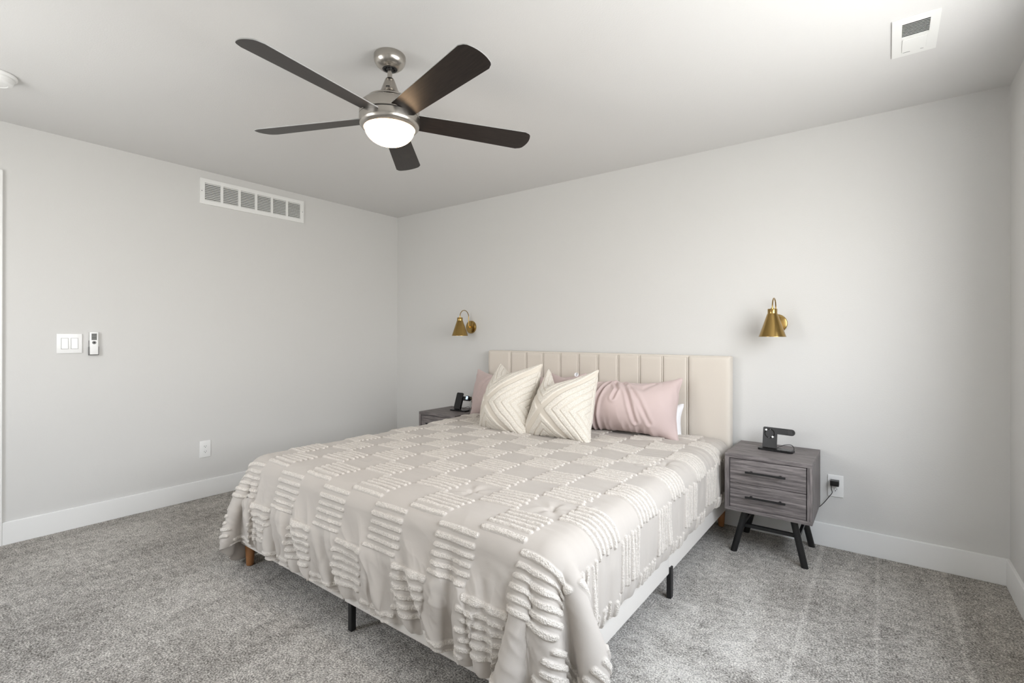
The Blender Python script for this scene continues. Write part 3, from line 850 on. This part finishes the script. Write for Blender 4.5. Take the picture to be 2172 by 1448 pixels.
sp_ = [mt4 @ q for q in smooth_path(pts, 6)]
for q0, q1 in zip(sp_, sp_[1:]):
    off = Vector((0, .012, 0)); n_ = Vector((.002, 0, 0))
    vs = [bm.verts.new(v) for v in (q0 - off, q0 + off, q1 + off, q1 - off)]; bm.faces.new(vs)
o = child_at('strap', bm, 'strap', wt)
md = o.modifiers.new('thick', 'SOLIDIFY'); md.thickness = .003

# ------------------------------------------------------------------ wall plates
def outlet(label, loc, rz):
    """built facing -y, centre at origin"""
    root = empty('wall_outlet', loc, label, 'outlet', rz=rz)
    bm = bmesh.new(); box(bm, -.038, .038, -.006, -.0005, -.062, .062, bev=.0025, seg=3); autosmooth(bm_obj('cover_plate', bm, 'white', root))
    for s in (-1, 1):
        bm = bmesh.new(); prism(bm, [(.0165 * math.cos(i * PI / 12), max(-.0125, min(.0125, .0165 * math.sin(i * PI / 12))) + s * .0195) for i in range(24)], 0, .0018, Matrix.Translation((0, -.006, 0)) @ Matrix.Rotation(PI / 2, 4, 'X'))
        rc = bm_obj('receptacle', bm, 'white', root)
        bm = bmesh.new()
        for x0 in (-.0075, .0055): box(bm, x0, x0 + .002, -.0082, -.0079, s * .0195 - .0015, s * .0195 + .0065)
        prism(bm, [(.0024 * math.cos(i * PI / 6), .0024 * math.sin(i * PI / 6) + s * .0195 - .0068) for i in range(12)], .0079, .0082, Matrix.Rotation(PI / 2, 4, 'X'))
        bm_obj('slots', bm, 'slot', rc)
    bm = bmesh.new(); lathe(bm, [(0, .001), (.0028, .0008), (.003, 0)], 12, Matrix.Translation((0, -.006, 0)) @ Matrix.Rotation(PI / 2, 4, 'X'))
    bm_obj('screw', bm, 'white', root)
    return root
outlet('white wall outlet low on the left wall', (0, -1.822, .361), PI / 2)
outlet('white wall outlet right of the nightstand with a black charger in it', (3.834, 0, .355), 0)
ad = empty('power_adapter', (3.832, -.009, .378), 'small black charger plugged into the outlet, cord trailing behind the nightstand', 'charger')
bm = bmesh.new(); box(bm, -.021, .021, -.046, -.0005, -.0135, .0155, bev=.003, seg=3); autosmooth(bm_obj('plug_body', bm, 'blackplastic', ad))
bm = bmesh.new()
tube(bm, [(-.016, -.040, -.012), (-.015, -.038, -.035), (-.012, -.028, -.056), (-.028, -.022, -.085), (-.055, -.018, -.128), (-.085, -.018, -.163), (-.12, -.02, -.19), (-.16, -.025, -.22)], .0019, 8)
bm_obj('cord', bm, 'blackplastic', ad, True)

sw = empty('light_switch', (0, -2.59, 1.158), 'white double rocker light switch plate near the door casing', 'light switch', rz=PI / 2)
bm = bmesh.new(); box(bm, -.061, .061, -.007, -.0005, -.061, .061, bev=.003, seg=3); autosmooth(bm_obj('cover_plate', bm, 'white', sw))
for s in (-1, 1):
    bm = bmesh.new(); box(bm, s * .023 - .0175, s * .023 + .0175, -.0078, -.007, -.0345, .0345); fr = bm_obj('rocker_frame', bm, 'greyplastic', sw)
    fr.data.materials.clear(); fr.data.materials.append(Mat('switch_gap', (176, 176, 174), .5).m)
    bm = bmesh.new(); v = box(bm, s * .023 - .0155, s * .023 + .0155, -.0125, -.0079, -.0325, .0325, bev=.001)
    for q in v:
        if q.co.y < -.011: q.co.y += (.0035 if q.co.z > 0 else 0)
    bm_obj('rocker', bm, 'white', sw)
for x in (-.023, .023):
    for z in (-.048, .048):
        bm = bmesh.new(); lathe(bm, [(0, .001), (.0028, .0008), (.003, 0)], 12, Matrix.Translation((x, -.007, z)) @ Matrix.Rotation(PI / 2, 4, 'X'))
        bm_obj('screw', bm, 'whitemetal', sw)
hd = empty('remote_holder', (0, -2.474, 1.157), 'slim white wall bracket holding the fan remote beside the light switch', 'remote holder', rz=PI / 2)
bm = bmesh.new(); box(bm, -.0235, .0235, -.004, -.0005, -.073, .02, bev=.001)
for s in (-1, 1): box(bm, s * .0235 - .0015, s * .0235 + .0015, -.020, -.0005, -.073, -.02, bev=.0005)
box(bm, -.025, .025, -.020, -.0005, -.0745, -.0705, bev=.001)
bm_obj('bracket', bm, 'greyplastic', hd)
rm = empty('remote_control', (0, -2.474, 1.157), 'small white fan remote with grey display, mounted beside the light switch', 'remote control', rz=PI / 2)
bm = bmesh.new(); box(bm, -.0215, .0215, -.021, -.0045, -.070, .073, bev=.003, seg=3); autosmooth(bm_obj('body', bm, 'white', rm))
bm = bmesh.new(); box(bm, -.0135, .0135, -.0222, -.0212, .022, .064); dsp = bm_obj('display', bm, 'greyplastic', rm); 
dsp.data.materials.clear(); dsp.data.materials.append(Mat('lcd_grey', (104, 105, 100), .3).m)
bm = bmesh.new()
for i in range(4): box(bm, -.011, .011, -.0226, -.0223, .0275 + i * .010, .0305 + i * .010)
bm_obj('display_lines', bm, 'slot', dsp)
for nm, r0_, r1_, mt_ in (('button', .0, .0105, 'greyplastic'), ('button', 0, .004, 'slot')):
    bm = bmesh.new(); lathe(bm, [(0, .0012 + (.001 if r1_ < .005 else 0)), (r1_, .0010 + (.001 if r1_ < .005 else 0)), (r1_, 0)], 20, Matrix.Translation((0, -.021, .006)) @ Matrix.Rotation(PI / 2, 4, 'X'))
    bm_obj(nm, bm, mt_, rm)

# ------------------------------------------------------------------ return air grille on the left wall
GY0, GY1, GZ0, GZ1 = -1.863, -1.047, 2.191, 2.381
gw, gh = (GY1 - GY0), (GZ1 - GZ0)
gr = empty('return_air_grille', (0, (GY0 + GY1) / 2, (GZ0 + GZ1) / 2), 'long white louvred return air grille high on the left wall', 'vent', rz=PI / 2)
bm = bmesh.new(); m_ = .032; pw = .018; n = 6
cell = (gw - 2 * m_ - (n - 1) * pw) / n
def fb(x0, x1, z0, z1): box(bm, x0, x1, -.012, -.0005, z0, z1)
fb(-gw / 2, gw / 2, gh / 2 - .030, gh / 2); fb(-gw / 2, gw / 2, -gh / 2, -gh / 2 + .030)
fb(-gw / 2, -gw / 2 + m_, -gh / 2 + .030, gh / 2 - .030); fb(gw / 2 - m_, gw / 2, -gh / 2 + .030, gh / 2 - .030)
for i in range(n - 1):
    x = -gw / 2 + m_ + (i + 1) * cell + i * pw; fb(x, x + pw, -gh / 2 + .030, gh / 2 - .030)
bm_obj('frame', bm, 'whitemetal', gr)
bm = bmesh.new(); box(bm, -gw / 2 + .02, gw / 2 - .02, -.0018, -.0006, -gh / 2 + .02, gh / 2 - .02); bm_obj('backing', bm, 'dark', gr)
for i in range(n):
    bm = bmesh.new(); x = -gw / 2 + m_ + i * (cell + pw); k = 10; hh = gh - .06
    for j in range(k):
        zc = -hh / 2 + (j + .5) * hh / k
        box(bm, x, x + cell, -.0070, .0070, -.0008, .0008, mat4=Matrix.Translation((0, -.0075, zc)) @ Matrix.Rotation(math.radians(48), 4, 'X'))
    bm_obj('louvre_panel', bm, 'whitemetal', gr)
for s in (-1, 1):
    bm = bmesh.new(); lathe(bm, [(0, .0015), (.003, .001), (.0035, 0)], 12, Matrix.Translation((s * (gw / 2 - .012), -.012, 0)) @ Matrix.Rotation(PI / 2, 4, 'X'))
    bm_obj('screw', bm, 'greyplastic', gr)

# exhaust register on the ceiling
vc = Vector((4.149, -.795, CH))
ev = empty('ceiling_vent', vc, 'white ceiling vent with half of it louvred near the right corner', 'vent', rz=-.01)
bm = bmesh.new(); vw, vh = .147, .312
ox0, ox1, oy0, oy1 = -.042, .044, -.121, -.008
for q in ((-vw / 2, ox0, -vh / 2, vh / 2), (ox1, vw / 2, -vh / 2, vh / 2), (ox0, ox1, -vh / 2, oy0), (ox0, ox1, oy1, vh / 2)):
    box(bm, q[0], q[1], q[2], q[3], -.0065, -.0005)
bm_obj('frame', bm, 'whitemetal', ev)
bm = bmesh.new(); box(bm, ox0, ox1, oy0, oy1, -.0012, -.0006); bm_obj('backing', bm, 'dark', ev)
bm = bmesh.new(); k = 10
for j in range(k):
    yc = oy0 + (j + .5) * (oy1 - oy0) / k
    box(bm, ox0, ox1, -.0038, .0038, -.0006, .0006, mat4=Matrix.Translation((0, yc, -.0040)) @ Matrix.Rotation(math.radians(35), 4, 'X'))
bm_obj('louvres', bm, 'whitemetal', ev)
bm = bmesh.new(); box(bm, -.040, .040, .006, .118, -.0095, -.0067, bev=.002); bm_obj('damper_cover', bm, 'whitemetal', ev)
for x0, x1 in ((-.036, -.012), (.022, .032)):
    bm = bmesh.new(); box(bm, x0, x1, .1225, .1245, -.0072, -.0066); bm_obj('slot', bm, 'slot', ev)

# smoke detector

sd_ = empty('smoke_detector', (.710, -2.994, CH), 'round white smoke detector on the ceiling at the left edge', 'smoke detector')
bm = bmesh.new(); lathe(bm, [(0, -.0005), (.076, -.0005), (.078, -.004), (.077, -.013), (.072, -.015), (0, -.015)], 48); bm_obj('mounting_base', bm, 'white', sd_, True)
bm = bmesh.new(); lathe(bm, [(.067, -.0152), (.067, -.022), (.064, -.026), (.064, -.033), (.060, -.041), (.045, -.046), (.043, -.044), (.02, -.046), (0, -.046)], 48); autosmooth(bm_obj('cover', bm, 'white', sd_))

# ------------------------------------------------------------------ sconces
def make_sconce(label):
    root = empty('wall_sconce', (0, 0, 0), label, 'wall lamp', group='brass wall lamps above the nightstands')
    RX = Matrix.Rotation(PI / 2, 4, 'X')
    bm = bmesh.new(); lathe(bm, [(0, .022), (.050, .018), (.056, .016), (.058, .012), (.058, .0005), (0, .0005)], 40, RX); autosmooth(bm_obj('backplate', bm, 'brass', root))
    D, zs = -.157, .083            # shade centre and top, relative to plate
    bm = bmesh.new(); R_ = (abs(D) - .042) / 2
    pts = [(0, -.022, 0), (0, -.040, 0), (0, -.042, .004)] + [(0, -.042, .004 + i * .0215) for i in range(1, 5)]
    pts += [(0, -.042 - R_ + R_ * math.cos(a), .092 + R_ * math.sin(a)) for a in [i * PI / 12 for i in range(1, 12)]]
    pts += [(0, D, .092), (0, D, zs)]
    tube(bm, pts, .0036, 12, 3); bm_obj('arm', bm, 'brass', root, True)
    bm = bmesh.new(); box(bm, -.010, .010, -.048, -.022, -.008, .008, bev=.002); bm_obj('arm_block', bm, 'brass', root)
    bm = bmesh.new(); z = zs
    lathe(bm, [(.0, z + .006), (.008, z + .006), (.008, z), (.0245, z), (.0255, z - .002), (.0255, z - .026), (.028, z - .030), (.0715, z - .161), (.0735, z - .1615), (.0735, z - .163), (.0705, z - .163), (.027, z - .032), (0, z - .032)], 56, Matrix.Translation((0, D, 0)))
    autosmooth(bm_obj('shade', bm, 'brass', root), 30)
    bm = bmesh.new(); lathe(bm, [(0, z - .035), (.013, z - .036), (.014, z - .06), (.026, z - .085), (.028, z - .105), (.018, z - .125), (0, z - .131)], 24, Matrix.Translation((0, D, 0)))
    bm_obj('bulb', bm, 'white', root, True)
    return root
sc = make_sconce('brass cone wall lamp with gooseneck arm to the right of the headboard'); sc.location = (3.533, 0, 1.290)
s2 = copy_tree(sc); s2.location = (1.040, 0, 1.290)
s2['label'] = 'brass cone wall lamp with gooseneck arm to the left of the headboard'

# ------------------------------------------------------------------ ceiling fan
FC = Vector((2.318, -1.975, CH))
fan = empty('ceiling_fan', FC, 'brushed nickel ceiling fan with five dark blades and a lit glass dome', 'ceiling fan')
z = lambda q: q - CH
def fl(name, prof, mat, n=64, ang=30):
    bm = bmesh.new(); lathe(bm, prof, n); return autosmooth(bm_obj(name, bm, mat, fan), ang)
fl('canopy', [(.0, -.0005), (.066, -.0005), (.068, -.004), (.068, -.020), (.065, -.033), (.057, -.045), (.045, -.055), (.036, -.0595), (.032, -.060)], 'nickel')
fl('canopy_bearing', [(.0335, -.058), (.031, -.061), (.024, -.061), (.022, -.056), (.017, -.056), (.015, -.062), (.011, -.063), (0, -.063)], 'blackplastic')
fl('downrod', [(.0105, -.05), (.0105, z(2.328))], 'nickel', 24)
fl('coupling', [(.0, z(2.338)), (.017, z(2.338)), (.020, z(2.334)), (.026, z(2.318)), (.036, z(2.290)), (.046, z(2.270)), (.06, z(2.256)), (.078, z(2.247)), (.096, z(2.243)), (.099, z(2.240)), (.099, z(2.236)), (0, z(2.236))], 'nickel')
fl('groove', [(.0, z(2.237)), (.097, z(2.237)), (.097, z(2.231)), (.0, z(2.231))], 'slot')
fl('motor_housing', [(.0, z(2.232)), (.102, z(2.232)), (.112, z(2.228)), (.125, z(2.215)), (.129, z(2.204)), (.129, z(2.172)), (.127, z(2.170)), (0, z(2.170))], 'nickel')
fl('groove', [(0, z(2.171)), (.1255, z(2.171)), (.1255, z(2.166)), (0, z(2.166))], 'slot')
fl('light_ring', [(.0, z(2.167)), (.127, z(2.167)), (.1295, z(2.165)), (.1295, z(2.140)), (.127, z(2.129)), (.120, z(2.121)), (.110, z(2.117)), (.107, z(2.119)), (.107, z(2.125)), (0, z(2.125))], 'nickel')
dome = [(.1065, z(2.123))] + [(.106 * math.cos(a), z(2.119) - .072 * math.sin(a)) for a in [i * PI / 28 for i in range(0, 14)]] + [(0, z(2.047))]
fl('glass_dome', dome, 'dome')
bm = bmesh.new(); 
for a in (PI * .85, PI * .95): lathe(bm, [(0, .004), (.0035, .003), (.004, 0)], 10, Matrix.Rotation(a, 4, 'Z') @ Matrix.Translation((.067, 0, -.012 - (.006 if a > 2.8 else 0))) @ Matrix.Rotation(PI / 2, 4, 'Y'))
bm_obj('canopy_screw', bm, 'nickel', fan)
bm = bmesh.new(); box(bm, -.008, .008, -.004, .002, -.004, .004, mat4=Matrix.Rotation(math.radians(38), 4, 'Z') @ Matrix.Translation((0, -.034, z(2.287))))
bm_obj('set_screw_slot', bm, 'slot', fan)
blade_me = None
def blade_outline():
    o = []
    for i in range(21):          # -t edge root to tip
        u = i / 20; e_ = .095 + (.625 - .095) * u; o.append((e_, -(.052 + .016 * u)))
    # rounded tip
    for i in range(1, 16):
        q_ = -1 + 2 * i / 16
        o.append((.645 + .021 * (1 - q_ * q_) - .012 * max(0, abs(q_) - .8) / .2, .068 * q_))
    for i in range(21):
        u = 1 - i / 20; e_ = .095 + (.625 - .095) * u; o.append((e_, (.052 + .016 * u)))
    return o
for k in range(5):
    ang = math.radians(-12.4 + 72 * k) + (.02 if k == 4 else 0)
    mt4 = Matrix.Translation((0, 0, z(2.166))) @ Matrix.Rotation(ang, 4, 'Z') @ Matrix.Rotation(math.radians(-12.5), 4, 'X')
    if blade_me is None:
        bm = bmesh.new(); prism(bm, blade_outline(), -.002, .002)
        bmesh.ops.recalc_face_normals(bm, faces=bm.faces)
        for f in bm.faces: f.material_index = 0 if f.normal.z < -.9 else 1
        blade_me = bpy.data.meshes.new('blade'); bm.to_mesh(blade_me); bm.free()
        blade_me.materials.append(M['blade']); blade_me.materials.append(M['bladeedge'])
    b = bpy.data.objects.new('blade', blade_me); S.collection.objects.link(b); b.parent = fan; b.matrix_local = mt4
# warm lamp inside the dome throws light through it
